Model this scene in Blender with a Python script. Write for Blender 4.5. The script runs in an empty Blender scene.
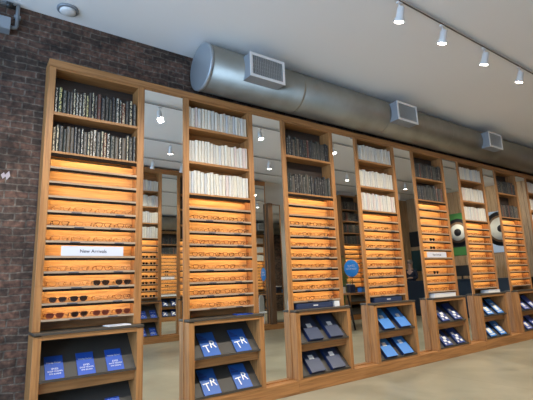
import bpy, bmesh, math, random
from mathutils import Vector, Matrix
random.seed(7)
scene = bpy.context.scene
COL = scene.collection
PI = math.pi

# ------------------------------------------------------------------ materials
def mat(name, col=(.5, .5, .5), rough=.5, metal=0., emit=None, estr=0., spec=None, alpha=None):
    m = bpy.data.materials.new(name); m.use_nodes = True
    b = m.node_tree.nodes['Principled BSDF']
    b.inputs['Base Color'].default_value = (*col, 1)
    b.inputs['Roughness'].default_value = rough
    b.inputs['Metallic'].default_value = metal
    if spec is not None: b.inputs['Specular IOR Level'].default_value = spec
    if emit:
        b.inputs['Emission Color'].default_value = (*emit, 1); b.inputs['Emission Strength'].default_value = estr
    return m
def N(m, t, **k):
    n = m.node_tree.nodes.new(t)
    for a, v in k.items(): setattr(n, a, v)
    return n
def L(m, a, b): m.node_tree.links.new(a, b)
def ramp(m, stops, interp='LINEAR'):
    r = N(m, 'ShaderNodeValToRGB'); cr = r.color_ramp; cr.interpolation = interp
    while len(cr.elements) < len(stops): cr.elements.new(.5)
    for e, (p, c) in zip(cr.elements, stops): e.position = p; e.color = (*c, 1)
    return r
def coords(m, scale=(1, 1, 1), kind='Object', rnd=0):
    tc = N(m, 'ShaderNodeTexCoord'); mp = N(m, 'ShaderNodeMapping')
    mp.inputs['Scale'].default_value = scale
    L(m, tc.outputs[kind], mp.inputs['Vector'])
    if rnd:
        oi = N(m, 'ShaderNodeObjectInfo'); mu = N(m, 'ShaderNodeMath', operation='MULTIPLY'); mu.inputs[1].default_value = rnd
        L(m, oi.outputs['Random'], mu.inputs[0]); L(m, mu.outputs[0], mp.inputs['Location'])
    return mp.outputs[0]
def wood(name, c1, c2, axis='z', rough=.45, sc=1.):
    m = mat(name, c1, rough); b = m.node_tree.nodes['Principled BSDF']
    s = {'x': (.7, 14, 14), 'z': (14, 14, .7), 'y': (14, .7, 14)}[axis]
    v = coords(m, tuple(a*sc for a in s), rnd=9)
    n = N(m, 'ShaderNodeTexNoise'); n.inputs['Scale'].default_value = 3.2; n.inputs['Detail'].default_value = 6; n.inputs['Distortion'].default_value = .6
    L(m, v, n.inputs['Vector'])
    r = ramp(m, [(.3, c2), (.55, c1), (.8, tuple(min(1, a*1.18) for a in c1))])
    L(m, n.outputs['Fac'], r.inputs[0]); L(m, r.outputs[0], b.inputs['Base Color'])
    bp = N(m, 'ShaderNodeBump'); bp.inputs['Strength'].default_value = .12; bp.inputs['Distance'].default_value = .004
    L(m, n.outputs['Fac'], bp.inputs['Height']); L(m, bp.outputs[0], b.inputs['Normal'])
    return m
M = {}
WC1, WC2 = (.39, .18, .060), (.23, .10, .030)
M['woodz'] = wood('oak_vertical', WC1, WC2, 'z')
M['woodx'] = wood('oak_horizontal', WC1, WC2, 'x')
M['back'] = wood('oak_back', (.62, .37, .17), (.42, .23, .09), 'x')
M['darkback'] = wood('smoked_back', (.045, .032, .026), (.03, .022, .018), 'x')
M['lip'] = wood('pale_lip', (.42, .30, .20), (.33, .23, .15), 'x')
M['charcoal'] = mat('charcoal_laminate', (.05, .045, .038), .55)
M['counter'] = mat('counter_laminate', (.06, .048, .036), .5)
M['led'] = mat('led_strip', (1, .6, .3), .5, emit=(1, .65, .24), estr=17)
M['shade_strip'] = mat('lip_shade_black', (.018, .011, .007), .95, spec=.1)  # near-black colour painting the shade under the shelf lips
M['tag'] = mat('shelf_tag', (.07, .072, .085), .6)
M['steel'] = mat('galvanised_steel', (.42, .43, .42), .42, .85)
def steel_detail(m):
    b = m.node_tree.nodes['Principled BSDF']
    v = coords(m, (1, 1, 1)); n = N(m, 'ShaderNodeTexNoise'); n.inputs['Scale'].default_value = 3; n.inputs['Detail'].default_value = 5
    L(m, v, n.inputs['Vector']); r = ramp(m, [(.3, (.25, .24, .21)), (.7, (.35, .335, .29))]); L(m, n.outputs['Fac'], r.inputs[0]); L(m, r.outputs[0], b.inputs['Base Color'])
    r2 = ramp(m, [(.3, (.36,)*3), (.7, (.50,)*3)]); L(m, n.outputs['Fac'], r2.inputs[0]); L(m, r2.outputs[0], b.inputs['Roughness'])
    bp = N(m, 'ShaderNodeBump'); bp.inputs['Strength'].default_value = .15; bp.inputs['Distance'].default_value = .02
    L(m, n.outputs['Fac'], bp.inputs['Height']); L(m, bp.outputs[0], b.inputs['Normal'])
steel_detail(M['steel'])
M['steelcap'] = mat('duct_end_cap', (.40, .44, .48), .45, .6)
M['whitemetal'] = mat('white_metal', (.80, .80, .80), .4)
M['greymetal'] = mat('grey_painted_metal', (.30, .33, .37), .5, .3)
M['louver'] = mat('louver_metal', (.55, .56, .56), .4, .5)
M['darkhole'] = mat('duct_inside', (.05, .05, .05), .8)
M['black'] = mat('black_metal', (.015, .015, .015), .45)
M['mirror'] = mat('mirror_glass', (.86, .89, .88), .01, 1.)
M['lampglow'] = mat('lamp_lens', (1, 1, 1), .4, emit=(1, .95, .86), estr=40)
M['white'] = mat('white_paint', (.8, .8, .8), .5)
M['scrap'] = mat('torn_paper', (.40, .34, .36), .8)
M['paper'] = mat('white_paper', (.82, .82, .80), .6)
M['pages'] = mat('book_pages', (.62, .58, .50), .8)
M['signwhite'] = mat('sign_card', (.60, .62, .70), .5)
M['ink'] = mat('ink', (.03, .03, .05), .5)
M['blue'] = mat('cobalt_card', (.015, .075, .40), .4)
M['blue2'] = mat('royal_card', (.018, .10, .38), .4)
M['blueedge'] = mat('deep_blue_edge', (.006, .018, .075), .4)
M['lightblue'] = mat('sky_blue_card', (.045, .22, .62), .4)
M['navy'] = mat('navy_card', (.03, .045, .095), .35)
M['navyblue'] = mat('navy_blue_card', (.02, .05, .22), .35)
M['violetblue'] = mat('violet_blue_card', (.07, .11, .42), .35)
M['signblue'] = mat('sign_blue', (.03, .30, .80), .4)
M['pframe'] = mat('tortoise_acetate', (.10, .035, .015), .25)
M['bframe'] = mat('black_acetate', (.012, .010, .010), .25)
M['rframe'] = mat('russet_acetate', (.20, .045, .02), .25)
M['clear'] = mat('amber_acetate', (.45, .22, .09), .25)
M['darklens'] = mat('dark_lens', (.018, .010, .008), .12)
M['brownlens'] = mat('brown_lens', (.09, .025, .015), .12)
M['navydesk'] = mat('navy_desk', (.010, .022, .04), .5)
M['tealdark'] = mat('dark_teal_panel', (.01, .05, .05), .5)
M['skin'] = mat('skin', (.55, .33, .24), .5)
M['hair'] = mat('grey_brown_hair', (.16, .13, .11), .7)
M['shirt'] = mat('dark_navy_shirt', (.012, .016, .035), .8)
M['trousers'] = mat('black_trousers', (.01, .01, .012), .8)
M['leaf'] = mat('plant_leaf', (.08, .20, .03), .5)
M['pot'] = mat('pot', (.35, .33, .30), .6)
M['mgreen'] = mat('mural_green', (.06, .22, .05), .6)
M['msky'] = mat('mural_sky', (.50, .62, .80), .6)
M['mbrown'] = mat('mural_brown', (.22, .13, .07), .6)
M['mwhite'] = mat('mural_white', (.80, .78, .68), .6)
M['mblack'] = mat('mural_black', (.012, .012, .014), .6)
M['darkwall'] = mat('dark_painted_wall', (.05, .055, .06), .7)
M['whitewall'] = mat('white_wall', (.7, .7, .68), .7)

def book_mat(name, stops, dec=None, thr=.56):
    m = mat(name, (.5, .5, .5), .55); b = m.node_tree.nodes['Principled BSDF']
    oi = N(m, 'ShaderNodeObjectInfo'); r = ramp(m, stops, 'CONSTANT'); L(m, oi.outputs['Random'], r.inputs[0])
    out = r.outputs[0]
    if dec:
        v = coords(m, (2.2, .5, 11), rnd=61); n = N(m, 'ShaderNodeTexNoise'); n.inputs['Scale'].default_value = 1.3; n.inputs['Detail'].default_value = 4
        L(m, v, n.inputs['Vector'])
        g = N(m, 'ShaderNodeMath', operation='GREATER_THAN'); g.inputs[1].default_value = thr; L(m, n.outputs['Fac'], g.inputs[0])
        tc = N(m, 'ShaderNodeTexCoord'); sx = N(m, 'ShaderNodeSeparateXYZ'); L(m, tc.outputs['Object'], sx.inputs[0])
        ab = N(m, 'ShaderNodeMath', operation='ABSOLUTE'); L(m, sx.outputs['X'], ab.inputs[0])
        lt = N(m, 'ShaderNodeMath', operation='LESS_THAN'); lt.inputs[1].default_value = .27; L(m, ab.outputs[0], lt.inputs[0])
        mu = N(m, 'ShaderNodeMath', operation='MULTIPLY'); L(m, g.outputs[0], mu.inputs[0]); L(m, lt.outputs[0], mu.inputs[1])
        wn = N(m, 'ShaderNodeTexWhiteNoise', noise_dimensions='1D'); L(m, oi.outputs['Random'], wn.inputs['W'])
        r2 = ramp(m, dec, 'CONSTANT'); L(m, wn.outputs['Value'], r2.inputs[0])
        mx = N(m, 'ShaderNodeMixRGB'); L(m, mu.outputs[0], mx.inputs[0]); L(m, out, mx.inputs[1]); L(m, r2.outputs[0], mx.inputs[2])
        out = mx.outputs[0]
    L(m, out, b.inputs['Base Color'])
    return m
DK = [(0, (.034, .034, .030)), (.2, (.018, .016, .016)), (.38, (.060, .054, .043)), (.52, (.028, .031, .024)), (.66, (.10, .078, .055)), (.78, (.022, .024, .030)), (.88, (.13, .042, .026)), (.93, (.055, .045, .036))]
DEC = [(0, (.46, .41, .28)), (.3, (.16, .15, .13)), (.45, (.52, .48, .20)), (.58, (.50, .47, .40)), (.8, (.10, .09, .08))]
M['bookdark'] = book_mat('dark_book_cloth', DK, DEC, .50)
DEC2 = [(0, (.20, .19, .17)), (.3, (.09, .10, .10)), (.6, (.14, .12, .10)), (.8, (.22, .22, .20))]
M['bookdim'] = book_mat('dim_book_cloth', DK, DEC2, .58)
WH = [(0, (.60, .57, .50)), (.3, (.55, .53, .49)), (.5, (.61, .56, .48)), (.62, (.50, .51, .52)), (.72, (.63, .59, .50)), (.9, (.58, .47, .43))]
WD = [(0, (.38, .36, .33)), (.3, (.52, .48, .42)), (.6, (.33, .32, .35)), (.8, (.45, .30, .24))]
M['bookwhite'] = book_mat('white_book_cover', WH, WD, .64)

def brick():
    m = mat('old_brick', (.1, .06, .05), .85); b = m.node_tree.nodes['Principled BSDF']
    tc = N(m, 'ShaderNodeTexCoord'); sx = N(m, 'ShaderNodeSeparateXYZ'); cb = N(m, 'ShaderNodeCombineXYZ')
    L(m, tc.outputs['Object'], sx.inputs[0]); 
    ad = N(m, 'ShaderNodeMath', operation='ADD'); L(m, sx.outputs['X'], ad.inputs[0]); L(m, sx.outputs['Y'], ad.inputs[1])
    L(m, ad.outputs[0], cb.inputs['X']); L(m, sx.outputs['Z'], cb.inputs['Y'])
    nw = N(m, 'ShaderNodeTexNoise'); nw.inputs['Scale'].default_value = 5; nw.inputs['Detail'].default_value = 3; L(m, cb.outputs[0], nw.inputs['Vector'])
    sub = N(m, 'ShaderNodeVectorMath', operation='SCALE'); sub.inputs['Scale'].default_value = .05; L(m, nw.outputs['Color'], sub.inputs[0])
    va = N(m, 'ShaderNodeVectorMath', operation='ADD'); L(m, cb.outputs[0], va.inputs[0]); L(m, sub.outputs[0], va.inputs[1])
    bt = N(m, 'ShaderNodeTexBrick'); L(m, va.outputs[0], bt.inputs['Vector'])
    bt.inputs['Scale'].default_value = 1; bt.inputs['Brick Width'].default_value = .20; bt.inputs['Row Height'].default_value = .069
    bt.inputs['Mortar Size'].default_value = .008; bt.inputs['Mortar Smooth'].default_value = .4; bt.inputs['Bias'].default_value = 0
    bt.inputs['Color1'].default_value = (.135, .068, .046, 1); bt.inputs['Color2'].default_value = (.045, .030, .022, 1); bt.inputs['Mortar'].default_value = (.135, .108, .085, 1)
    n = N(m, 'ShaderNodeTexNoise'); n.inputs['Scale'].default_value = 3.2; n.inputs['Detail'].default_value = 9; n.inputs['Roughness'].default_value = .7; L(m, cb.outputs[0], n.inputs['Vector'])
    r = ramp(m, [(.36, (.035, .032, .032)), (.5, (.5, .5, .5)), (.72, (.72, .74, .78))]); L(m, n.outputs['Fac'], r.inputs[0])
    mx = N(m, 'ShaderNodeMixRGB', blend_type='OVERLAY'); mx.inputs[0].default_value = .75; L(m, bt.outputs['Color'], mx.inputs[1]); L(m, r.outputs[0], mx.inputs[2])
    n2 = N(m, 'ShaderNodeTexNoise'); n2.inputs['Scale'].default_value = 22; n2.inputs['Detail'].default_value = 8; L(m, cb.outputs[0], n2.inputs['Vector'])
    r2 = ramp(m, [(.3, (.30, .30, .30)), (.58, (1, 1, 1)), (.72, (1.7, 1.65, 1.6))]); L(m, n2.outputs['Fac'], r2.inputs[0])
    m2 = N(m, 'ShaderNodeMixRGB', blend_type='MULTIPLY'); m2.inputs[0].default_value = .9; L(m, mx.outputs[0], m2.inputs[1]); L(m, r2.outputs[0], m2.inputs[2])
    L(m, m2.outputs[0], b.inputs['Base Color'])
    sm = N(m, 'ShaderNodeMath', operation='SUBTRACT'); L(m, n2.outputs['Fac'], sm.inputs[0]); L(m, bt.outputs['Fac'], sm.inputs[1])
    bp = N(m, 'ShaderNodeBump'); bp.inputs['Strength'].default_value = .8; bp.inputs['Distance'].default_value = .012
    L(m, sm.outputs[0], bp.inputs['Height']); L(m, bp.outputs[0], b.inputs['Normal'])
    return m
M['brick'] = brick()
def floor_mat():
    m = mat('polished_concrete', (.4, .38, .32), .32); b = m.node_tree.nodes['Principled BSDF']
    v = coords(m, (1, 1, 1)); n = N(m, 'ShaderNodeTexNoise'); n.inputs['Scale'].default_value = 1.1; n.inputs['Detail'].default_value = 8; n.inputs['Distortion'].default_value = .8; L(m, v, n.inputs['Vector'])
    r = ramp(m, [(.3, (.21, .20, .145)), (.5, (.285, .27, .20)), (.7, (.36, .34, .255))]); L(m, n.outputs['Fac'], r.inputs[0])
    bt = N(m, 'ShaderNodeTexBrick'); bt.offset = 0; bt.inputs['Scale'].default_value = 1; bt.inputs['Brick Width'].default_value = 2.4; bt.inputs['Row Height'].default_value = 2.4; bt.inputs['Mortar Size'].default_value = .006
    bt.inputs['Color1'].default_value = (1, 1, 1, 1); bt.inputs['Color2'].default_value = (.94, .94, .94, 1); bt.inputs['Mortar'].default_value = (.72, .72, .70, 1); L(m, v, bt.inputs['Vector'])
    mx = N(m, 'ShaderNodeMixRGB', blend_type='MULTIPLY'); mx.inputs[0].default_value = 1; L(m, r.outputs[0], mx.inputs[1]); L(m, bt.outputs['Color'], mx.inputs[2])
    L(m, mx.outputs[0], b.inputs['Base Color'])
    return m
M['floor'] = floor_mat()
M['ceiling'] = mat('ceiling_paint', (.86, .86, .86), .8)
def panel_mat():
    m = wood('wall_panelling', (.46, .30, .16), (.26, .16, .08), 'z'); return m
M['panel'] = panel_mat()
M['darkwood'] = wood('dark_stained_wood', (.13, .07, .035), (.08, .04, .02), 'z')

# ------------------------------------------------------------------ mesh helpers
class MB:
    def __init__(s): s.v = []; s.f = []; s.mi = []; s.sm = []
    def box(s, x0, x1, y0, y1, z0, z1, mi=0, R=None):
        b = len(s.v); c = [(x, y, z) for x in (x0, x1) for y in (y0, y1) for z in (z0, z1)]
        if R: c = [tuple(R @ Vector(p)) for p in c]
        s.v += c
        for q in ((0, 1, 3, 2), (4, 6, 7, 5), (0, 4, 5, 1), (2, 3, 7, 6), (0, 2, 6, 4), (1, 5, 7, 3)): s.f.append([b+i for i in q]); s.mi.append(mi); s.sm.append(0)
        return s
    def prism(s, pts, z0, z1, axis='z', mi=0):     # closed polygon extruded
        b = len(s.v); n = len(pts)
        def P(p, h): return {'z': (p[0], p[1], h), 'y': (p[0], h, p[1]), 'x': (h, p[0], p[1])}[axis]
        s.v += [P(p, z0) for p in pts]+[P(p, z1) for p in pts]
        s.f.append([b+i for i in range(n)][::-1]); s.f.append([b+n+i for i in range(n)])
        for i in range(n): s.f.append([b+i, b+(i+1) % n, b+n+(i+1) % n, b+n+i])
        s.mi += [mi]*(n+2); s.sm += [0]*(n+2)
        return s
    def tube(s, pts, r, sides=8, closed=False, mi=0, cap=True, r2=None):
        b = len(s.v); n = len(pts); pts = [Vector(p) for p in pts]; prev = None
        for i, p in enumerate(pts):
            if closed: t = pts[(i+1) % n]-pts[i-1]
            else: t = pts[min(i+1, n-1)]-pts[max(i-1, 0)]
            t.normalize(); up = Vector((0, 0, 1)) if abs(t.z) < .9 else Vector((0, 1, 0))
            if closed and abs(t.y) < .5: up = Vector((0, 1, 0))
            a = t.cross(up).normalized(); c = a.cross(t).normalized()
            rr = r if r2 is None else r+(r2-r)*i/(n-1)
            for k in range(sides):
                th = 2*PI*k/sides; s.v.append(tuple(p+(a*math.cos(th)+c*math.sin(th))*rr))
        m = n if closed else n-1
        for i in range(m):
            for k in range(sides):
                i2 = (i+1) % n; k2 = (k+1) % sides
                s.f.append([b+i*sides+k, b+i*sides+k2, b+i2*sides+k2, b+i2*sides+k]); s.mi.append(mi); s.sm.append(1)
        if not closed and cap:
            s.f.append([b+k for k in range(sides)]); s.f.append([b+(n-1)*sides+k for k in range(sides)][::-1]); s.mi += [mi]*2; s.sm += [0, 0]
        return s
    def lathe(s, prof, c=(0, 0, 0), axis='z', seg=24, mi=0, sx=1, sy=1):   # prof: (r,h)
        b = len(s.v); n = len(prof)
        for r, h in prof:
            for k in range(seg):
                a = 2*PI*k/seg; u, w = r*math.cos(a)*sx, r*math.sin(a)*sy
                p = {'z': (u, w, h), 'y': (u, h, w), 'x': (h, u, w)}[axis]; s.v.append((p[0]+c[0], p[1]+c[1], p[2]+c[2]))
        for i in range(n-1):
            for k in range(seg):
                k2 = (k+1) % seg; s.f.append([b+i*seg+k, b+i*seg+k2, b+(i+1)*seg+k2, b+(i+1)*seg+k]); s.mi.append(mi); s.sm.append(1)
        if prof[0][0] > 1e-5: s.f.append([b+k for k in range(seg)]); s.mi.append(mi); s.sm.append(0)
        if prof[-1][0] > 1e-5: s.f.append([b+(n-1)*seg+k for k in range(seg)][::-1]); s.mi.append(mi); s.sm.append(0)
        return s
    def xf(s, Mx): s.v = [tuple(Mx @ Vector(p)) for p in s.v]; return s
    def mesh(s, name, mats, bevel=0):
        me = bpy.data.meshes.new(name); me.from_pydata([tuple(p) for p in s.v], [], s.f)
        for mm in (mats if isinstance(mats, (list, tuple)) else [mats]): me.materials.append(mm)
        for p, i, q in zip(me.polygons, s.mi, s.sm): p.material_index = i; p.use_smooth = bool(q)
        bm = bmesh.new(); bm.from_mesh(me); bmesh.ops.recalc_face_normals(bm, faces=bm.faces)
        if bevel: bmesh.ops.bevel(bm, geom=[e for e in bm.edges if e.calc_face_angle(0) > .5], offset=bevel, segments=2, affect='EDGES', profile=.5)
        bm.to_mesh(me); bm.free(); me.update()
        return me
def link(name, me, parent=None, loc=None, rot=None, scale=None):
    o = bpy.data.objects.new(name, me); COL.objects.link(o)
    if parent: o.parent = parent
    if loc: o.location = loc
    if rot: o.rotation_euler = rot
    if scale: o.scale = scale
    return o
def part(name, mb, m, parent, bevel=0, **k): return link(name, mb.mesh(name, m, bevel), parent, **k)
def tag(o, label, cat, group=None):
    o['label'] = label; o['category'] = cat
    if group: o['group'] = group
    return o
def thing(name, label, cat, loc=(0, 0, 0), rot=(0, 0, 0), group=None):
    o = bpy.data.objects.new(name, None); COL.objects.link(o); o.location = loc; o.rotation_euler = rot; o.empty_display_size = .1
    return tag(o, label, cat, group)
def struct(name, mb, m, bevel=0):
    o = part(name, mb, m, None, bevel); o['kind'] = 'structure'; return o
def text_mesh(s, size, depth, m, align='CENTER', shear=0):
    cu = bpy.data.curves.new('lettering', 'FONT'); cu.body = s; cu.size = size; cu.extrude = depth; cu.align_x = align; cu.align_y = 'CENTER'; cu.shear = shear
    ob = bpy.data.objects.new('lettering_tmp', cu); COL.objects.link(ob)
    dg = bpy.context.evaluated_depsgraph_get(); me = bpy.data.meshes.new_from_object(ob.evaluated_get(dg))
    me.materials.clear(); me.materials.append(m); bpy.data.objects.remove(ob); bpy.data.curves.remove(cu)
    me.transform(Matrix.Rotation(PI/2, 4, 'X'))      # text in XZ plane facing -y
    return me
ORD = ['first', 'second', 'third', 'fourth', 'fifth', 'sixth', 'seventh', 'eighth', 'ninth', 'tenth', 'eleventh', 'twelfth', 'thirteenth', 'fourteenth', 'fifteenth', 'sixteenth', 'seventeenth', 'eighteenth', 'nineteenth', 'twentieth', 'twenty-first', 'twenty-second', 'twenty-third', 'twenty-fourth', 'twenty-fifth', 'twenty-sixth', 'twenty-seventh', 'twenty-eighth']

# ------------------------------------------------------------------ dimensions
P, W, PW = 1.427, .822, .0645
TOP, D = 3.497, .111
YB = .22
YO = -6.0                        # front plane of the opposite wall of shelves
XE = 14.0
def ceil_z(y): return 4.17+.043*(YB-y)

# ------------------------------------------------------------------ room shell
XL = -4.2
YR = YO-.24
struct('floor', MB().box(XL, XE, YR, YB, -.1, 0), M['floor'])
mb = MB(); mb.prism([(YR-.1, ceil_z(YR-.1)), (YB+.1, ceil_z(YB+.1)), (YB+.1, ceil_z(YB+.1)+.1), (YR-.1, ceil_z(YR-.1)+.1)], XL, XE, 'x')
struct('ceiling', mb, M['ceiling'])
struct('wall_back', MB().box(XL, XE, YB, YB+.2, 0, ceil_z(YB)), M['brick'])
struct('wall_front', MB().box(XL, XE, YR-.2, YR, 0, ceil_z(YR)), M['whitewall'])
# end wall with vertical boards
mb = MB(); mb.box(XE+.02, XE+.2, YR, YB, 0, 4.5)
y = YR
while y < YB-.01:
    w = min(.16, YB-y); mb.box(XE-.012 if int(y*100) % 3 else XE, XE+.02, y+.004, y+w-.004, 0, 4.46); y += w
struct('wall_right', mb, M['panel'])
mb = MB(); x = 11.0
while x < XE-.01:
    w = min(.16, XE-.013-x)
    if w < .02: break
    mb.box(x+.004, x+w-.004, YR+.0005, YR+(.022 if int(x*100) % 3 else .012), .0, 4.4); x += w
struct('trim_1', mb, M['panel'])
# street wall with two window openings (behind and left of the camera)
mb = MB(); ws = [(-5.6, -3.4), (-2.9, -.7)]
zs = (.5, 3.6); ys = [YR]+[a for w in ws for a in w]+[YB]
for i in range(0, len(ys), 2): mb.box(XL-.2, XL, ys[i], ys[i+1], 0, 4.46)
for a, b in ws: mb.box(XL-.2, XL, a, b, 0, zs[0]); mb.box(XL-.2, XL, a, b, zs[1], 4.46)
struct('wall_left', mb, M['brick'])
gm = bpy.data.materials.new('window_glass'); gm.use_nodes = True
nt = gm.node_tree; nt.nodes.clear(); o_ = nt.nodes.new('ShaderNodeOutputMaterial'); t_ = nt.nodes.new('ShaderNodeBsdfTransparent'); g_ = nt.nodes.new('ShaderNodeBsdfGlossy'); x_ = nt.nodes.new('ShaderNodeMixShader')
g_.inputs['Roughness'].default_value = .02; x_.inputs[0].default_value = .07
nt.links.new(t_.outputs[0], x_.inputs[1]); nt.links.new(g_.outputs[0], x_.inputs[2]); nt.links.new(x_.outputs[0], o_.inputs[0])
for i, (a, b) in enumerate(ws):
    f = MB(); t = .06
    f.box(XL-.13, XL-.05, a, a+t, zs[0], zs[1]).box(XL-.13, XL-.05, b-t, b, zs[0], zs[1]).box(XL-.13, XL-.05, a+t, b-t, zs[0], zs[0]+t).box(XL-.13, XL-.05, a+t, b-t, zs[1]-t, zs[1]).box(XL-.12, XL-.06, (a+b)/2-.02, (a+b)/2+.02, zs[0]+t, zs[1]-t)
    w_ = struct(f'window_{i+1}', f, M['black'])
    part('window_pane', MB().box(XL-.10, XL-.09, a+t, b-t, zs[0]+t, zs[1]-t), gm, w_)

# ------------------------------------------------------------------ cabinets
bay_word = ['leftmost', 'second', 'third', 'fourth', 'fifth', 'sixth', 'seventh', 'eighth']
KIND = ['A', 'B', 'C', 'B', 'A', 'B', 'C', 'B']
ROWS = {'A': 11, 'B': 9, 'C': 10}
BOARDS = {'A': [3.0], 'B': [2.70, 3.122], 'C': [2.985]}
Z0, PITCH, CNT = 1.06, .141, .963
def slope_pts(z): return (-.098, z), (.19, z+.30)
def cabinet(x0, y0, rot, label, rows, boards, top, z0=Z0, pitch=PITCH, cnt=CNT, tiers=((.575, .46), (.19, .145)), tags=False, bookback='woodx', group=None, led=True):
    r = thing('display_cabinet', label, 'cabinet', (x0, y0, 0), (0, 0, rot), group)
    zt = z0+pitch*rows
    for a, b in ((-PW, 0), (W, W+PW)):
        part('side_panel', MB().box(a, b, 0, YB-.005, cnt, top), M['woodz'], r, .003)
        part('base_side_panel', MB().box(a, b, -D, YB-.005, .146, cnt-.03), M['woodz'], r, .003)
    part('book_back', MB().box(0, W, .195, .212, zt-.03, top), M[bookback], r)
    part('display_back', MB().box(0, W, .135, .15, z0-.02, zt-.03), M['back'], r)
    part('gap_back', MB().box(0, W, .195, .212, cnt, z0-.02), M['woodx'], r)
    part('base_back', MB().box(0, W, .195, .212, .146, cnt-.03), M['darkback'], r)
    part('top_panel', MB().box(0, W, .004, .195, top-.02, top-.0005), M['woodx'], r)
    for z in boards: part('shelf', MB().box(0, W, .003, .195, z, z+.03), M['woodx'], r, .002)
    part('shelf', MB().box(0, W, .003, .195, zt-.0, zt+.022), M['woodx'], r, .002)
    for k in range(rows+1):
        z = z0+pitch*k
        if k < rows:
            s = MB(); s.box(0, W, .008, .135, z-.011, z-.001); s.box(0, W, -.004, .008, z-.012, z+.007)
            d = part('display_shelf', s, M['lip'], r)
            if tags and k < rows-(3 if rows == 11 else rows-8) and not (rows == 11 and k == 4):
                for tx in ((.25, .66) if k % 2 else (.28, .62)):
                    part('shelf_tag', MB().box(tx-.045, tx+.045, -.0065, -.004, z-.011, z-.001), M['tag'], d)
        if k > 0: part('shade_strip', MB().box(0, W, .001, .0145, z-.034, z-.0112 if k < rows else z-.0005), M['shade_strip'], r)  # dark strip paints the shaded underside below each lip, hides the light strip
        if k > 0 and led: part('light_strip', MB().box(.02, W-.02, .015, .022, z-.030, z-.0125 if k < rows else z-.001), M['led'], r)
    part('counter_top', MB().box(-PW, W+PW, -D-.012, YB-.008, cnt-.022, cnt), M['counter'], r, .002)
    part('counter_rail', MB().box(0, W, -D, -D+.02, cnt-.062, cnt-.0225), M['woodx'], r)
    for zt_, zb_ in tiers:
        (ya, za), (yb, zb) = slope_pts(zt_-.012)
        part('sloped_panel', MB().prism([(ya, za-.012), (yb, zb-.012), (yb, zb), (ya, za)], 0, W, 'x'), M['charcoal'], r)
        part('panel_lip', MB().box(0, W, -D-.001, -.0985, zt_-.022, zt_), M['counter'], r)
        part('apron', MB().box(0, W, -.055, -.042, zb_, zt_-.0225) if zb_ > .2 else MB().box(0, W, -D+.004, -.092, zb_, zt_-.0225), M['woodx'], r)
    return r
for i in range(8):
    k = KIND[i]
    books = 'dark books' if k in 'AC' else 'white books'
    cabinet(i*P, 0, 0, f'{bay_word[i]} wooden bay from the brick wall, {books} over lit eyewear shelves', ROWS[k], BOARDS[k], TOP, tags=i < 4, bookback='woodx' if k == 'B' else 'darkback', group='built-in display bays along the wall')
XEND = 7*P+W+PW
# mirrors between the bays
for i in range(7):
    a, b = i*P+W+PW+.001, (i+1)*P-PW-.001
    t = thing('wall_mirror', f'tall mirror between the {bay_word[i]} and {bay_word[i+1]} wooden bays', 'mirror', ((a+b)/2, 0, .146), group='tall mirrors between the bays')
    h = TOP-.147; w = (b-a)/2
    part('mirror_glass', MB().box(-w+.008, w-.008, .012, .02, .010, h-.012), M['mirror'], t)
    f = MB(); f.box(-w, -w+.008, .004, .03, 0, h).box(w-.008, w, .004, .03, 0, h).box(-w+.008, w-.008, .004, .03, 0, .010).box(-w+.008, w-.008, .004, .03, h-.012, h)
    part('mirror_frame', f, M['woodz'], t)
    part('backing_board', MB().box(-w+.008, w-.008, .021, .05, .010, h-.012), M['darkback'], t)
tag(part('cornice_board', MB().box(-PW-.002, XEND, -.006, YB-.004, TOP+.0005, TOP+.075), M['woodx'], None, .003), 'long oak cornice board running over all the bays and mirrors', 'trim')
segs = [(-PW, 2*P-PW-.001), (2*P-PW+.001, 5*P-PW-.001), (5*P-PW+.001, XEND)]
for (a, b), w in zip(segs, ('left end, under the first two bays', 'middle stretch, under the third to fifth bays', 'right stretch, under the sixth bay and beyond')):
    tag(part('plinth_board', MB().box(a, b, -D, YB-.004, .0005, .145), M['woodx'], None, .003), f'low oak plinth on the floor, {w}', 'plinth', 'oak plinths under the bays')

# ------------------------------------------------------------------ books
def book_mesh(cover):
    s = MB()
    # rounded spine cover of unit width (x -.5..5), height 1, depth 1 (y 0..1)
    s.prism([(-.5, .11), (-.40, .035), (-.2, .004), (.2, .004), (.40, .035), (.5, .11), (.5, 1), (.42, 1), (.42, .14), (-.42, .14), (-.42, 1), (-.5, 1)], 0, 1, 'z', 0)
    s.box(-.42, .42, .14, .97, .02, .975, 1)
    return s.mesh('book', [cover, M['pages']])
BM = {k: book_mesh(M[k]) for k in ('bookdark', 'bookdim', 'bookwhite')}
def fill(x0, w, z, hmin, hmax, mkey, n, lab, grp, y0=.012, sgn=1, depth=.15, lean=True, stop=None, yw=0):
    tw = [random.uniform(.7, 1.3) for _ in range(n)]; k = (w-.012)/sum(tw); x = .004
    for j, t in enumerate(tw):
        th = t*k; h = random.uniform(hmin, hmax)
        if stop is None or x+th < stop:
            d = depth*random.uniform(.85, 1.0); yy = y0+random.uniform(0, .012)
            if sgn > 0: o = link('paperback_book' if mkey == 'bookwhite' else 'hardback_book', BM[mkey], None, (x0+x+th/2, yy, z), None, (th*.95, d, h))
            else: o = link('paperback_book' if mkey == 'bookwhite' else 'hardback_book', BM[mkey], None, (x0-x-th/2, yw-yy, z), (0, 0, PI), (th*.95, d, h))
            tag(o, lab.format(ORD[j]), 'paperback book' if mkey == 'bookwhite' else 'hardback book', grp)
        x += th
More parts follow.
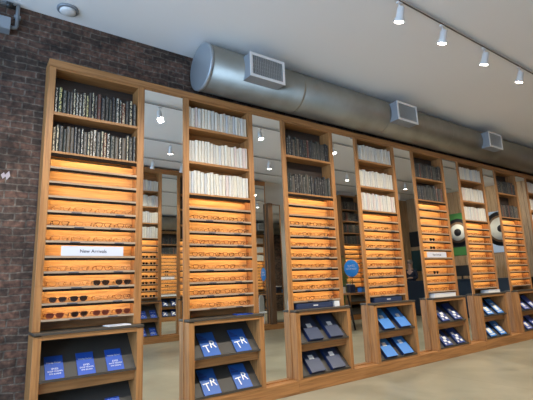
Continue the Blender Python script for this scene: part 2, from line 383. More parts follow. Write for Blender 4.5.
for i in range(8):
    k = KIND[i]; zt = Z0+PITCH*ROWS[k]+.0225; x0 = i*P; nm = bay_word[i]
    if k == 'B':
        lv = [(zt, 'bottom', .25, .275), (2.7305, 'middle', .245, .27), (3.1525, 'top', .235, .262)]
        for z, wd, a, b in lv:
            fill(x0, W, z, a, b, 'bookwhite', 20, f'white paperback, {{}} from left on the {wd} book shelf of the {nm} bay', f'white books on the {wd} book shelf of the {nm} bay')
    else:
        b0 = BOARDS[k][0]+.0305
        for z, wd in ((zt, 'lower'), (b0, 'upper')):
            fill(x0, W, z, .235, .285, 'bookdark' if i == 0 else 'bookdim', 24, f'dark hardback, {{}} from left on the {wd} book shelf of the {nm} bay', f'dark books on the {wd} book shelf of the {nm} bay')

# ------------------------------------------------------------------ eyewear
def rim(cx, w, h, n=22):
    pts = []
    for i in range(n):
        a = 2*PI*i/n; c, s_ = math.cos(a), math.sin(a); e = .72
        x = w*math.copysign(abs(c)**e, c); z = h*math.copysign(abs(s_)**e, s_)
        if z < 0: x *= 1-.30*(-z/h)
        else: z = h*min(1, abs(s_)*1.25)*.82
        pts.append((cx+x, 0, z))
    return pts
LW, LH = .0275, .0215
def rims(r):
    s = MB()
    for c in (-.036, .036): s.tube(rim(c, LW, LH), r, 6, True)
    s.tube([(-.010, 0, .008), (0, -.002, .011), (.010, 0, .008)], r*1.1, 6)
    for sg in (-1, 1): s.box(min(sg*.062, sg*.070), max(sg*.062, sg*.070), -.002, .004, .008, .015)
    return s
def temple(sg):
    x = sg*.068; return MB().tube([(x, .003, .011), (x, .06, .011), (x*.99, .08, .008), (x*.96, .09, -.012)], .0022, 6)
def lens(c): return MB().prism([(p[0], p[2]) for p in rim(c, LW-.0012, LH-.0012)], -.0008, .0008, 'y')
RM, TM, LM = {}, {}, {}
def gl_meshes(key, fm, lm, r):
    RM[key] = rims(r).mesh('frame', M[fm]); TM[key] = [temple(s_).mesh('temple', M[fm]) for s_ in (-1, 1)]
    LM[key] = [lens(c).mesh('lens', M[lm]) for c in (-.036, .036)] if lm else None
gl_meshes('black_sun', 'bframe', 'darklens', .0034); gl_meshes('brown_sun', 'rframe', 'brownlens', .0034); gl_meshes('tort_sun', 'pframe', 'darklens', .0036)
gl_meshes('dark', 'pframe', None, .0021); gl_meshes('clear', 'clear', None, .0016); gl_meshes('red', 'rframe', None, .0017)
WORD = {'black_sun': 'black sunglasses', 'brown_sun': 'reddish brown sunglasses', 'tort_sun': 'dark tortoiseshell sunglasses', 'dark': 'dark-rimmed eyeglasses', 'clear': 'pale amber-rimmed eyeglasses', 'red': 'russet-rimmed eyeglasses'}
JM = {}
def joined(key):
    if key not in JM:
        bm = bmesh.new()
        mats = [RM[key].materials[0]]
        for me in [RM[key]]+TM[key]: bm.from_mesh(me)
        if LM[key]:
            mats.append(LM[key][0].materials[0]); n0 = len(bm.faces)
            for me in LM[key]: bm.from_mesh(me)
            bm.faces.ensure_lookup_table()
            for f in bm.faces[n0:]: f.material_index = 1
        me = bpy.data.meshes.new('glasses'); bm.to_mesh(me); bm.free()
        for m in mats: me.materials.append(m)
        JM[key] = me
    return JM[key]
def glasses(key, loc, label, grp, full, rotz=0, sc=1.12):
    nm = 'sunglasses' if 'sun' in key else 'eyeglasses'
    if full:
        t = thing(nm, label, 'glasses', loc, (0, 0, rotz), grp); t.scale = (sc,)*3
        link('frame', RM[key], t)
        for q in (0, 1): link('temple', TM[key][q], t)
        if LM[key]:
            for q in (0, 1): link('lens', LM[key][q], t)
    else:
        t = link(nm, joined(key), None, loc, (0, 0, rotz), (sc,)*3); tag(t, label, 'glasses', grp)
def row_keys(i, r):     # r counted from the top row (0)
    k = KIND[i]
    if i == 0:
        return {3: ['clear']*4, 4: ['dark', 'clear', 'dark', 'dark'], 5: ['clear']*4, 7: ['clear', 'clear', 'red', 'clear'], 8: ['clear', 'clear', 'black_sun', 'black_sun'], 9: ['tort_sun', 'black_sun', 'clear', 'red'], 10: ['brown_sun', 'tort_sun', 'brown_sun', 'brown_sun']}.get(r)
    if k == 'A':
        return {3: ['clear', 'red', 'clear', 'red'], 4: ['clear', 'black_sun', 'red', 'clear'], 5: ['clear', 'black_sun', 'red', 'red'], 7: ['clear', 'red', 'red', 'clear'], 8: ['clear', 'black_sun', 'clear', 'clear'], 9: ['clear', 'red', 'red', 'clear'], 10: ['dark', 'red', 'dark', 'red']}.get(r)
    blanks = {'B': 1, 'C': 2}[k]
    if r < blanks: return None
    base = ['dark', 'red', 'dark', 'dark', 'red', 'clear']
    return [base[(r*5+j*3+i) % 6] for j in range(4)]
JIT = [0, .012, -.008, .006]
for i in range(8):
    n = ROWS[KIND[i]]
    for r in range(n):
        ks = row_keys(i, r)
        if not ks: continue
        z = Z0+PITCH*(n-1-r)+.006
        for j, key in enumerate(ks):
            x = i*P+.122+j*.198+JIT[(j+r) % 4]*.8
            glasses(key, (x, .035, z+.0235*1.12+.003), f'{WORD[key]}, {ORD[j]} from left, {ORD[r]} lit shelf from top of the {bay_word[i]} bay', f'eyewear on the lit shelves of the {bay_word[i]} bay', i < 2, rotz=random.uniform(-.05, .05))
# New Arrivals sign cards
def card(x0, z, label, blank=False):
    t = thing('sign_card', label, 'sign', (x0, 0, z))
    part('card', MB().box(-.285, .285, -.003, .001, 0, .092), M['signwhite'] if not blank else M['paper'], t)
    link('lettering', text_mesh('New Arrivals', .046, .0008, M['ink']), t, (0, -.0042, .044))
card(.418, Z0+PITCH*4+.0065, 'white card reading New Arrivals on a lit shelf of the leftmost bay')
card(4*P+.36, Z0+PITCH*4+.0065, 'small white sign card on a lit shelf of the fifth bay')

# ------------------------------------------------------------------ brochures on the sloped panels
ANG = math.atan2(.30, .288)            # slope above horizontal
def on_slope(x, tier_z, s_):           # point on the panel s_ metres up the slope
    return (x, -.098+math.cos(ANG)*s_-.002*math.sin(ANG), tier_z-.012+math.sin(ANG)*s_+.002)
def leaflet(kind, x, tz, label, grp, tilt=0.):
    t = thing({'small': 'leaflet', 'tr': 'brochure'}.get(kind, 'folder'), label, {'small': 'leaflet', 'tr': 'brochure'}.get(kind, 'folder'), on_slope(x, tz, .006), (-(PI/2-ANG), 0, tilt), grp)
    # local: x width, z up the slope, -y out of the slope
    def let(s_, size, x_, z_, y_, m=M['paper'], rot=0, nm='lettering'):
        return link(nm, text_mesh(s_, size, .0004, m), t, (x_, y_-.0006, z_), (0, rot, 0))
    if kind == 'small':
        part('cover', MB().box(-.075, .075, -.006, 0, 0, .235), M['blue'], t, .001)
        let('Warby Parker', .021, 0, .165, -.0064)
        let('EYES', .026, .005, .10, -.0064); let('SHOP FRAMES', .019, .005, .075, -.0064); let('EYE EXAMS', .019, .005, .05, -.0064)
    elif kind == 'tr':
        part('pages', MB().box(-.098, .098, -.010, 0, 0, .30), M['blueedge'], t)
        part('cover', MB().box(-.10, .10, -.013, -.0101, -.001, .301), M['blue2'], t, .001)
        let('T', .135, -.035, .085, -.0134, rot=-.12); let('R', .135, .045, .135, -.0134, rot=.05)
        mb = MB().box(-.095, .0, -.0136, -.0131, .20, .225); mb.prism([(-.09, .23), (-.02, .23), (-.09, .29)], -.0136, -.0131, 'y')
        part('cover_print', mb, M['navyblue'], t)
    elif kind in ('navy', 'sky'):
        c1 = {'navy': 'navy', 'sky': 'lightblue'}[kind]
        part('box', MB().box(-.118, .118, -.045, 0, 0, .36), M['blueedge'], t, .002)
        part('front_cover', MB().box(-.117, .117, -.049, -.0452, -.001, .36), M[c1], t, .001)
        part('label', MB().box(-.045, .035, -.0502, -.0491, .175, .235), M['paper'], t)
    else:
        c1 = {'dots': 'navyblue', 'light': 'lightblue', 'violet': 'violetblue'}[kind]
        part('box', MB().box(-.105, .105, -.03, 0, 0, .34), M['blueedge'], t, .002)
        part('front_cover', MB().box(-.104, .104, -.034, -.0302, -.001, .34), M[c1], t, .001)
        mb = MB()
        if kind == 'dots':
            for a, b, c, d in ((-.07, .0, .17, .22), (-.02, .06, .12, .165), (-.06, .02, .07, .11), (.02, .08, .03, .07), (-.08, -.05, .02, .05)): mb.box(a, b, -.0348, -.0341, c, d)
        elif kind == 'light':
            for a, b, c, d in ((-.075, .075, .03, .05), (-.06, .06, .07, .19), (-.05, .03, .21, .235)): mb.box(a, b, -.0348, -.0341, c, d)
        else:
            for a, b, c, d in ((-.08, .08, .02, .035), (-.05, .05, .06, .15)): mb.box(a, b, -.0348, -.0341, c, d)
        part('cover_print', mb, M['paper'], t)
    return t
T1, T2 = .575, .19
kinds = ['small', 'tr', 'navy', 'sky', 'dots', 'light', 'violet', 'violet']
desc = {'small': 'small cobalt leaflet with white print', 'tr': 'blue brochure with large white letters TR', 'navy': 'thick navy folder with small white label', 'sky': 'thick sky blue folder with small white label',
        'dots': 'dark navy booklet with scattered white print', 'light': 'bright blue booklet with pale print', 'violet': 'violet blue booklet with pale print'}
for i in range(8):
    kd = kinds[i]
    xs = {'small': (.125, .385, .640), 'tr': (.215, .61), 'navy': (.245, .60), 'sky': (.23, .60)}.get(kd, (.24, .60))
    wd = ('left', 'middle', 'right') if len(xs) == 3 else ('left', 'right')
    for tz, tw in ((T1, 'upper'), (T2, 'lower')):
        for x, w_ in zip(xs, wd):
            lf_ = leaflet(kd, i*P+x, tz, f'{desc[kd]}, {w_} one, {tw} panel of the {bay_word[i]} bay', f'leaflets on the sloped panels of the {bay_word[i]} bay', tilt=0)
            if kd == 'small' and tz == T2: lf_.scale = (.85, 1, .76)
# things lying on the counters
def counter_item(name, label, cat, i, x, w, h, d, m, y=.02, rot=0):
    t = thing(name, label, cat, (i*P+x, y, CNT+.0005), (0, 0, rot))
    part('body', MB().box(-w/2, w/2, -d/2, d/2, 0, h), M[m], t, .002); return t
t = counter_item('leaflet_stack', 'white papers lying on the counter of the leftmost bay', 'papers', 0, .66, .22, .008, .15, 'paper', y=-.01, rot=.1)
part('top_sheet', MB().box(-.11, .11, -.07, .07, .0085, .0105), M['signwhite'], t, rot=(0, 0, .1))
t = counter_item('leaflet_stack', 'blue leaflets lying on the counter of the second bay', 'papers', 1, .66, .20, .012, .13, 'blue', y=-.01, rot=-.1)
part('top_sheet', MB().box(-.09, .09, -.06, .06, .0125, .0145), M['blueedge'], t, rot=(0, 0, -.2))
for i in (2, 3):
    t = counter_item('storage_box', f'long navy box with white mark on the counter of the {bay_word[i]} bay', 'box', i, .36 if i == 2 else .40, .62, .068, .14, 'navy', y=.06)
    part('label', MB().box(-.04, .04, -.0725, -.0702, .030, .044), M['paper'], t)
t = counter_item('paper_roll', 'small white box at the right end of the third bay counter', 'box', 2, .75, .09, .065, .1, 'paper', y=.04)
part('lid', MB().box(-.046, .046, -.051, .051, .0655, .072), M['paper'], t)
for i, x, w in ((4, .40, .62), (5, .60, .42)):
    t = counter_item('flat_box', f'flat pale box on the counter of the {bay_word[i]} bay', 'box', i, x, w, .05 if i == 4 else .04, .16, 'paper', y=.03)
    part('lid', MB().box(-w/2-.002, w/2+.002, -.082, .082, (.05 if i == 4 else .04)+.0005, (.05 if i == 4 else .04)+.012), M['signwhite'], t)

# ------------------------------------------------------------------ duct
DX0, DY, DZ, DR = 1.536, -.10, 3.885, .284
t = thing('ventilation_duct', 'large round galvanised steel duct running under the ceiling above the bays', 'duct', (DX0, DY, DZ))
Ld = XE-.002-DX0
part('duct_tube', MB().lathe([(DR, .0), (DR, Ld)], axis='x', seg=96), M['steel'], t)
part('end_cap', MB().lathe([(0, -.012), (DR-.015, -.012), (DR+.003, -.004), (DR+.004, .03), (DR+.0005, .03)], axis='x', seg=96), M['steelcap'], t)
for k in range(1, 8):
    xx = k*1.75-.35
    if xx < Ld: part('duct_seam', MB().lathe([(DR, xx-.015), (DR+.0015, xx-.012), (DR+.0015, xx+.012), (DR, xx+.015)], axis='x', seg=96), M['steel'], t)
gw = ['left', 'middle', 'right', 'far right']
for k, gx in enumerate((1.985, 4.71, 7.46, 10.2)):
    w, z0, z1 = .505 if k == 0 else .49, 3.72, 4.02
    t = thing('air_grille', f'white framed louvred air grille box on the steel duct, {gw[k]}most one' if k in (0,) else f'white framed louvred air grille box on the duct, {gw[k]} one of the row', 'vent', (gx, 0, z0), group='air grille boxes on the duct')
    h = z1-z0; yf, yb = -.50, -.325
    s = MB(); s.box(0, .006, yf, yb, 0, h).box(w-.006, w, yf, yb, 0, h).box(.006, w-.006, yf, yb, 0, .006).box(.006, w-.006, yf, yb, h-.006, h)
    part('box_body', s, M['greymetal'], t)
    e = .028; s = MB(); s.box(-.006, w+.006, yf-.008, yf-.0005, -.006, e).box(-.006, w+.006, yf-.008, yf-.0005, h-e, h+.006).box(-.006, e, yf-.008, yf-.0005, e, h-e).box(w-e, w+.006, yf-.008, yf-.0005, e, h-e)
    part('grille_frame', s, M['whitemetal'], t)
    s = MB(); nb = 17
    for q in range(nb): xx = e+(w-2*e)*(q+.5)/nb; s.box(xx-.004, xx+.004, yf, yf+.02, e, h-e)
    for q in range(4): zz = e+(h-2*e)*(q+1)/5; s.box(e, w-e, yf+.022, yf+.030, zz-.003, zz+.003)
    part('louvres', s, M['louver'], t)
    part('grille_back', MB().box(.006, w-.006, yf+.07, yf+.08, .006, h-.006), M['darkhole'], t)

# ------------------------------------------------------------------ track lights
def spot_head(x, y, target, label, grp, energy, aim_light=True, size=75):
    zc = ceil_z(y)-.062
    t = thing('track_spotlight', label, 'spotlight', (x, y, zc), group=grp)
    part('track_adapter', MB().box(-.035, .035, -.016, .016, -.022, .0), M['whitemetal'], t, .002)
    part('stem', MB().lathe([(.010, -.075), (.010, -.022)], seg=10), M['whitemetal'], t)
    d = (Vector(target)-Vector((x, y, zc-.10))).normalized()
    q = (-d).to_track_quat('Z', 'Y')
    body = MB().lathe([(.030, .060), (.038, .050), (.042, -.05), (.054, -.068), (.056, -.10), (.050, -.10), (.046, -.085)], seg=24)
    h = part('lamp_head', body, M['whitemetal'], t, loc=(0, 0, -.125)); h.rotation_euler = q.to_euler()
    le = part('lamp_lens', MB().lathe([(0, -.097), (.046, -.097), (.046, -.088), (0, -.088)], seg=24), M['lampglow'], h)
    ld = bpy.data.lights.new('track_beam', 'SPOT'); ld.energy = energy; ld.color = (1, .90, .76); ld.spot_size = math.radians(size); ld.spot_blend = .7; ld.shadow_soft_size = .04
    lo = bpy.data.objects.new('track_beam', ld); COL.objects.link(lo); lo.parent = h; lo.location = (0, 0, -.125)
def track(y, xa, xb, label):
    z = ceil_z(y)-.018
    t = thing('light_track', label, 'track', (xa, y, z))
    part('rail', MB().box(0, xb-xa, -.015, .015, -.020, .0), M['louver'], t)
    part('rail_slot', MB().box(.01, xb-xa-.01, -.006, .006, -.0215, -.0202), M['black'], t)
    part('end_cap', MB().box(-.02, -.0005, -.019, .019, -.043+.02, .001), M['whitemetal'], t)
    for k in range(int((xb-xa)/1.5)+1): part('mount', MB().box(.2+k*1.5-.02, .2+k*1.5+.02, -.012, .012, .0002, .0165), M['whitemetal'], t)
E1 = 122
TA = -1.9
track(TA, -3.2, 13.2, 'long grey light track on the ceiling above the floor by the bays')
xsA = [-.9, .1, 1.0, 1.8, 2.99, 3.78, 4.72, 5.68, 6.6, 7.6, 8.6, 9.6, 10.6, 11.6]
near = {4: 'white track spotlight nearest the camera, at the top edge of the photo', 5: 'white track spotlight, second from left in the photo', 6: 'white track spotlight, third from left in the photo', 7: 'white track spotlight, rightmost one seen on the ceiling'}
for k, x in enumerate(xsA):
    spot_head(x, TA, (x+.1, TA+1.35, 0) if k < 13 else (XE, -3.0, 2.2), near.get(k, f'white spotlight on the wall-side track, {ORD[k]} from the street end'), 'spotlights on the wall-side track', E1, size=112)  # last head, out of view, is turned to brighten the end wall
TBy, TCy = -3.74, -5.2
track(TBy, -3.2, 13.2, 'middle grey light track on the ceiling, seen in the mirrors')
for k, x in enumerate((.6, 2.75, 5.3, 8.0, 10.6, 12.6)):  # last lamp is an added, unseen one that brightens the end wall
    spot_head(x, TBy, (x+.1, TBy-.3, 0) if k < 5 else (XE, TBy, 2.0), f'white spotlight on the middle track, {ORD[k]} from the street end', 'spotlights on the middle track', 110, size=80)
track(TCy, -3.2, 13.2, 'far grey light track on the ceiling along the opposite wall')
for k, x in enumerate((1.2, 2.35, 2.9, 3.65, 5.2, 6.9, 8.6, 10.5, 12.2)):
    spot_head(x, TCy, (x, YO, 2.0), f'white spotlight on the far track, {ORD[k]} from the street end', 'spotlights on the far track', 60)

# ------------------------------------------------------------------ small fittings up left
t = thing('ceiling_fixture', 'round white fixture on the ceiling at the upper left', 'ceiling fixture', (.075, .02, ceil_z(.02)-.002))
part('trim_ring', MB().lathe([(.105, 0), (.105, -.012), (.085, -.022), (.078, -.012), (.078, 0)], seg=40), M['greymetal'], t)
part('cover_disc', MB().lathe([(.077, -.002), (.077, -.03), (.06, -.042), (0, -.045)], seg=40), M['whitemetal'], t)
t = thing('conduit_pipe', 'grey painted conduit pipe running down the brick wall at the upper left', 'pipe', (-.355, .185, 3.9))
part('pipe', MB().tube([(0, 0, .255), (0, 0, .03), (-.005, 0, .01), (-.03, 0, 0), (-.05, 0, 0)], .018, 12), M['greymetal'], t)
part('clamp', MB().box(-.03, .03, .0, .034, .12, .15), M['greymetal'], t)
t = thing('junction_box', 'grey metal electrical box on the brick wall beside the conduit pipe', 'electrical box', (-.5, .15, 3.83))
part('box_body', MB().box(-.12, .09, -.04, .069, 0, .13), M['greymetal'], t, .004)
part('box_cover', MB().box(-.115, .085, -.046, -.0405, .005, .125), M['greymetal'], t)
t = thing('ceiling_pipe', 'grey pipe along the top of the brick wall at the far upper left', 'pipe', (-.40, .16, 4.12))
part('pipe', MB().tube([(0, 0, 0), (-.5, 0, .0), (-1.6, 0, 0)], .022, 12), M['greymetal'], t)
part('coupling', MB().tube([(.0, 0, 0), (-.06, 0, 0)], .03, 12), M['black'], t)
mb = MB(); mb.prism([(-.05, .0), (-.02, .03), (-.01, .0), (.03, .05), (.045, -.01), (.01, -.06), (.0, -.02), (-.03, -.05)], -.006, 0, 'y')
tag(part('wall_scrap', mb, M['scrap'], None, loc=(-.34, YB-.0005, 2.40), scale=(.8, 1, .8)), 'torn whitish scrap stuck to the brick wall, left of the bays', 'paper scrap')

# ------------------------------------------------------------------ opposite wall of the shop (seen in the mirrors)
OT = 4.27
OB = [(2.52+.41*k) for k in range(1, 5)]
opp = [(1.11, 'dark'), (2.54, 'white'), (3.96, 'dark'), (5.39, 'dark'), (10.02, 'dark')]
on_ = ['nearest the street', 'second from the street', 'third from the street', 'fourth from the street', 'beside the table']
for j, (x, kind) in enumerate(opp):
    cabinet(x+W, YO, PI, f'tall wooden bay of {kind} books on the opposite wall, {on_[j]}', 9, [2.90, 3.32, 3.73], OT, z0=1.08, pitch=.16, cnt=1.0, tiers=((.60, .50), (.19, .145)), bookback='woodx' if kind == 'white' else 'darkback', group='bays on the opposite wall')
    if j in (0, 2, 3): continue
    for z, wd in ((2.543, 'lowest'), (2.9305, 'second lowest'), (3.3505, 'second highest'), (3.7605, 'highest')):
        fill(x+W, W, z, .26, .30, 'bookwhite' if kind == 'white' else 'bookdim', 15, f'{kind} book, {{}} along the {wd} shelf, opposite-wall bay {on_[j]}', f'{kind} books on the {wd} shelf of the opposite bay {on_[j]}', sgn=-1, yw=YO)
    if kind == 'white':
        for r in range(7):
            for q in range(4):
                glasses('black_sun', (x+W-.122-q*.198, YO-.035, 1.08+.16*r+.006+.03), f'black sunglasses, {ORD[q]} along, {ORD[r]} lit shelf up on the opposite white-book bay', 'sunglasses on the opposite wall', False, PI)
        for tz, tw in ((.60, 'upper'), (.19, 'lower')):
            for q, xx in enumerate((.12, .37, .62)):
                t = leaflet('small', 0, tz, f'blue leaflet, {ORD[q]} along the {tw} sloped panel of the opposite white-book bay', 'leaflets on the opposite bay')
                p_ = on_slope(xx, tz, .006); t.location = (x+W-p_[0], YO-p_[1], p_[2]); t.rotation_euler = (Matrix.Rotation(PI, 3, 'Z') @ Matrix.Rotation(-(PI/2-ANG), 3, 'X')).to_euler()
def opp_mirror(a, b, label, z1=OT):
    t = thing('wall_mirror', label, 'mirror', ((a+b)/2, YO, .146), (0, 0, PI), 'mirrors on the opposite wall'); w = (b-a)/2; h = z1-.147
    part('mirror_glass', MB().box(-w+.02, w-.02, .012, .02, .02, h-.02), M['mirror'], t)
    f = MB(); f.box(-w, -w+.02, .0, .03, 0, h).box(w-.02, w, .0, .03, 0, h).box(-w+.02, w-.02, .0, .03, 0, .02).box(-w+.02, w-.02, .0, .03, h-.02, h)
    part('mirror_frame', f, M['woodz'], t); part('backing_board', MB().box(-w+.02, w-.02, .021, .05, .02, h-.02), M['darkback'], t)
opp_mirror(1.933+PW, 2.54-PW-.001, 'opposite-wall mirror left of the white-book bay')
opp_mirror(3.363+PW, 3.96-PW-.001, 'opposite-wall mirror right of the white-book bay')
opp_mirror(4.783+PW, 5.39-PW-.001, 'opposite-wall mirror between its third and fourth bays')
opp_mirror(6.213+PW, 6.75, 'opposite-wall mirror right of its fourth bay')
opp_mirror(6.925, 7.30, 'narrow mirror on the opposite wall beside the wooden pilaster', 3.7)
tag(part('wood_pilaster', MB().box(6.753, 6.92, YR+.001, YO+.12, .146, 3.7), M['darkwood'], None, .004), 'brown wooden pilaster on the opposite wall, between two mirrors', 'pilaster')
tag(part('cornice_board', MB().box(1.11-PW, 6.75, YR+.004, YO+.01, OT+.0005, OT+.11), M['woodx'], None, .003), 'wide oak cornice board over the opposite wall of bays', 'trim')
tag(part('plinth_board', MB().box(1.11-PW, 7.30, YR+.004, YO+D, .0005, .145), M['woodx'], None, .003), 'oak plinth under the opposite wall of bays', 'plinth')
tag(part('plinth_board', MB().box(10.02-PW, 10.02+W+PW, YR+.004, YO+D, .0005, .145), M['woodx'], None, .003), 'short oak plinth under the opposite bay beside the table', 'plinth')

# table with round blue sign
TX, TY, TH = 8.68, -4.15, .96
t = thing('trestle_table', 'wooden table with black A-shaped legs standing in the middle of the shop', 'table', (TX, TY, 0))
part('table_top', MB().box(-.9, .9, -.4, .4, TH-.045, TH), M['woodx'], t, .004)
for sx in (-.7, .7):
    l = MB()
    for sy in (-.3, .3): l.tube([(sx, sy, .0), (sx, sy*.35, TH-.046)], .028, 8)
    l.box(sx-.015, sx+.015, -.21, .21, .36, .40)
    part('trestle_leg', l, M['black'], t)
t = thing('round_sign', 'round bright blue sign on a stand on the table', 'sign', (8.05, -3.89, TH+.0005))
az = math.atan2(.22, -1)+PI/2
t.rotation_euler = (0, 0, az)
part('stand_base', MB().lathe([(.09, 0), (.09, .012), (.01, .02)], seg=24), M['black'], t)
part('stand_pole', MB().lathe([(.008, .02), (.008, .46)], seg=10), M['black'], t)
part('sign_disc', MB().lathe([(0, -.008), (.225, -.008), (.23, -.004), (.23, .004), (.225, .008), (0, .008)], (0, 0, .66), 'y', 48), M['signblue'], t)
link('lettering', text_mesh('STYLE', .085, .0008, M['paper']), t, (0, -.0095, .72)); link('lettering', text_mesh('YOUR FRAMES', .05, .0008, M['paper']), t, (0, -.0095, .64))
for k, (dx, dy, w, h, m_) in enumerate(((-.66, -.08, .22, .17, 'paper'), (-.3, -.05, .2, .22, 'navy'), (-.05, .12, .18, .12, 'lightblue'), (.3, .1, .16, .2, 'paper'))):
    t = thing('display_box', f"{['wide white', 'tall navy', 'low light blue', 'tall white'][k]} box on the table beside the blue sign", 'box', (TX+dx, TY+dy-.08, TH+.0005))
    part('body', MB().box(-w/2, w/2, -.07, .07, 0, h), M[m_], t, .003); part('lid', MB().box(-w/2-.004, w/2+.004, -.074, .074, h+.0005, h+.02), M['blueedge' if m_ != 'navy' else 'paper'], t, .002)
t = thing('chair', 'white round-backed chair standing before the wooden pilaster on the opposite wall', 'chair', (7.15, -5.35, 0), (0, 0, .6))
pts = [(-.2, .46), (-.2, .80)]+[(.2*math.cos(PI-a*PI/10), .80+.16*math.sin(a*PI/10)) for a in range(1, 10)]+[(.2, .80), (.2, .46)]
part('backrest', MB().prism(pts, .18, .21, 'y'), M['white'], t, .006)
part('seat', MB().box(-.21, .21, -.22, .21, .42, .459), M['white'], t, .01)
for lx in (-.18, .18):
    for ly in (-.19, .18): part('leg', MB().tube([(lx*1.1, ly*1.1, 0), (lx, ly, .419)], .014, 8), M['white'], t)
# plant by the opposite wall
t = thing('potted_plant', 'leafy green potted plant by the opposite wall behind the table', 'plant', (9.45, -5.65, 0))
part('pot', MB().lathe([(.15, 0), (.19, .5), (.2, .52), (.17, .52), (.165, .45), (0, .45)], seg=24), M['pot'], t)
st = MB(); lf = MB()
for k in range(16):
    a = k*2.4; h = 1.1+.07*k; r = .12+.05*(k % 4)
    tip = Vector((math.cos(a)*r, math.sin(a)*r, h)); st.tube([(0, 0, .44), (tip.x*.3, tip.y*.3, h*.6), tuple(tip)], .006, 5)
    for q in range(7):
        c = Vector((tip.x*(.5+.08*q), tip.y*(.5+.08*q), h*(.62+.06*q))); b = a+q*2.1; u = Vector((math.cos(b), math.sin(b), .3)).normalized(); w = u.cross(Vector((0, 0, 1))).normalized(); nn = u.cross(w)*.004
        pts = [c, c+u*.06+w*.035, c+u*.15, c+u*.06-w*.035]; bb = len(lf.v)
        lf.v += [tuple(p+nn) for p in pts]+[tuple(p-nn) for p in pts]
        for f in ((0, 1, 2, 3), (7, 6, 5, 4), (0, 4, 5, 1), (1, 5, 6, 2), (2, 6, 7, 3), (3, 7, 4, 0)): lf.f.append([bb+i for i in f]); lf.mi.append(0); lf.sm.append(0)
part('stems', st, M['leaf'], t); part('leaves', lf, M['leaf'], t)

# end of the room: desk, panels, murals, person
DXk = 12.35
t = thing('service_desk', 'long dark navy service desk in front of the panelled end wall', 'desk', (DXk, -4.0, 0))
part('desk_body', MB().box(0, .5, -2.1, 2.7, .08, 1.15), M['navydesk'], t, .006); part('desk_top', MB().box(-.03, .55, -2.13, 2.73, 1.1505, 1.19), M['navydesk'], t, .004); part('kick_board', MB().box(.04, .46, -2.05, 2.65, 0, .0795), M['black'], t)
for k, yy in enumerate((-3.4, -2.6)):
    t = thing('monitor', f"black computer monitor on the navy desk, {'left' if k == 0 else 'right'} one", 'monitor', (DXk+.28, yy, 1.1905))
    part('screen_case', MB().box(-.02, .02, -.28, .28, .10, .44), M['black'], t, .004); part('stand', MB().box(-.01, .01, -.03, .03, .012, .10), M['black'], t); part('stand_base', MB().box(-.09, .09, -.12, .12, 0, .0115), M['black'], t)
def ring(t, y, z, r0, r1, m, x, nm):
    s = MB(); n = 48; b = 0
    prof = [(r0, 0), (r1, 0), (r1, -.004), (r0, -.004), (r0, 0)] if r0 > 0 else [(0, 0), (r1, 0), (r1, -.004), (0, -.004)]
    s.lathe(prof, (0, y, z), 'x', n); return part(nm, s, m, t, loc=(x, 0, 0))
t = thing('mural_panel', 'green mural panel with a white ring and black disc on the end wall', 'mural', (XE-.03, -4.14, 2.0))
part('panel', MB().box(0, .016, -.95, .55, .02, 1.55), M['mgreen'], t)
part('black_field', MB().box(-.004, -.0005, -.60, .50, .32, .75), M['mblack'], t)
ring(t, 0, .85, 0, .50, M['mblack'], -.005, 'dark_disc'); ring(t, 0, .85, 0, .38, M['mbrown'], -.0095, 'brown_disc'); ring(t, 0, .85, 0, .30, M['mwhite'], -.014, 'white_disc'); ring(t, 0, .85, 0, .135, M['mblack'], -.0185, 'pupil_disc')
t = thing('mural_panel', 'pale blue mural panel with a large white ring on the end wall', 'mural', (XE-.03, -2.75, 2.0))
part('panel', MB().box(0, .016, -.75, .75, .02, 1.40), M['msky'], t)
ring(t, .15, .80, 0, .58, M['mblack'], -.005, 'dark_disc'); ring(t, .15, .80, 0, .45, M['mbrown'], -.0095, 'brown_disc'); ring(t, .15, .80, 0, .38, M['mwhite'], -.014, 'white_disc'); ring(t, .15, .80, 0, .12, M['mblack'], -.0185, 'pupil_disc')
t = thing('wall_screen', 'dark screen panel high on the end wall behind the person', 'screen', (XE-.06, -6.0, 0))
part('screen_case', MB().box(0, .047, -.2, 1.1, 2.5, 3.1), M['black'], t, .004); part('shelf_panel', MB().box(.01, .047, -.2, 1.1, 1.55, 2.35), M['tealdark'], t)

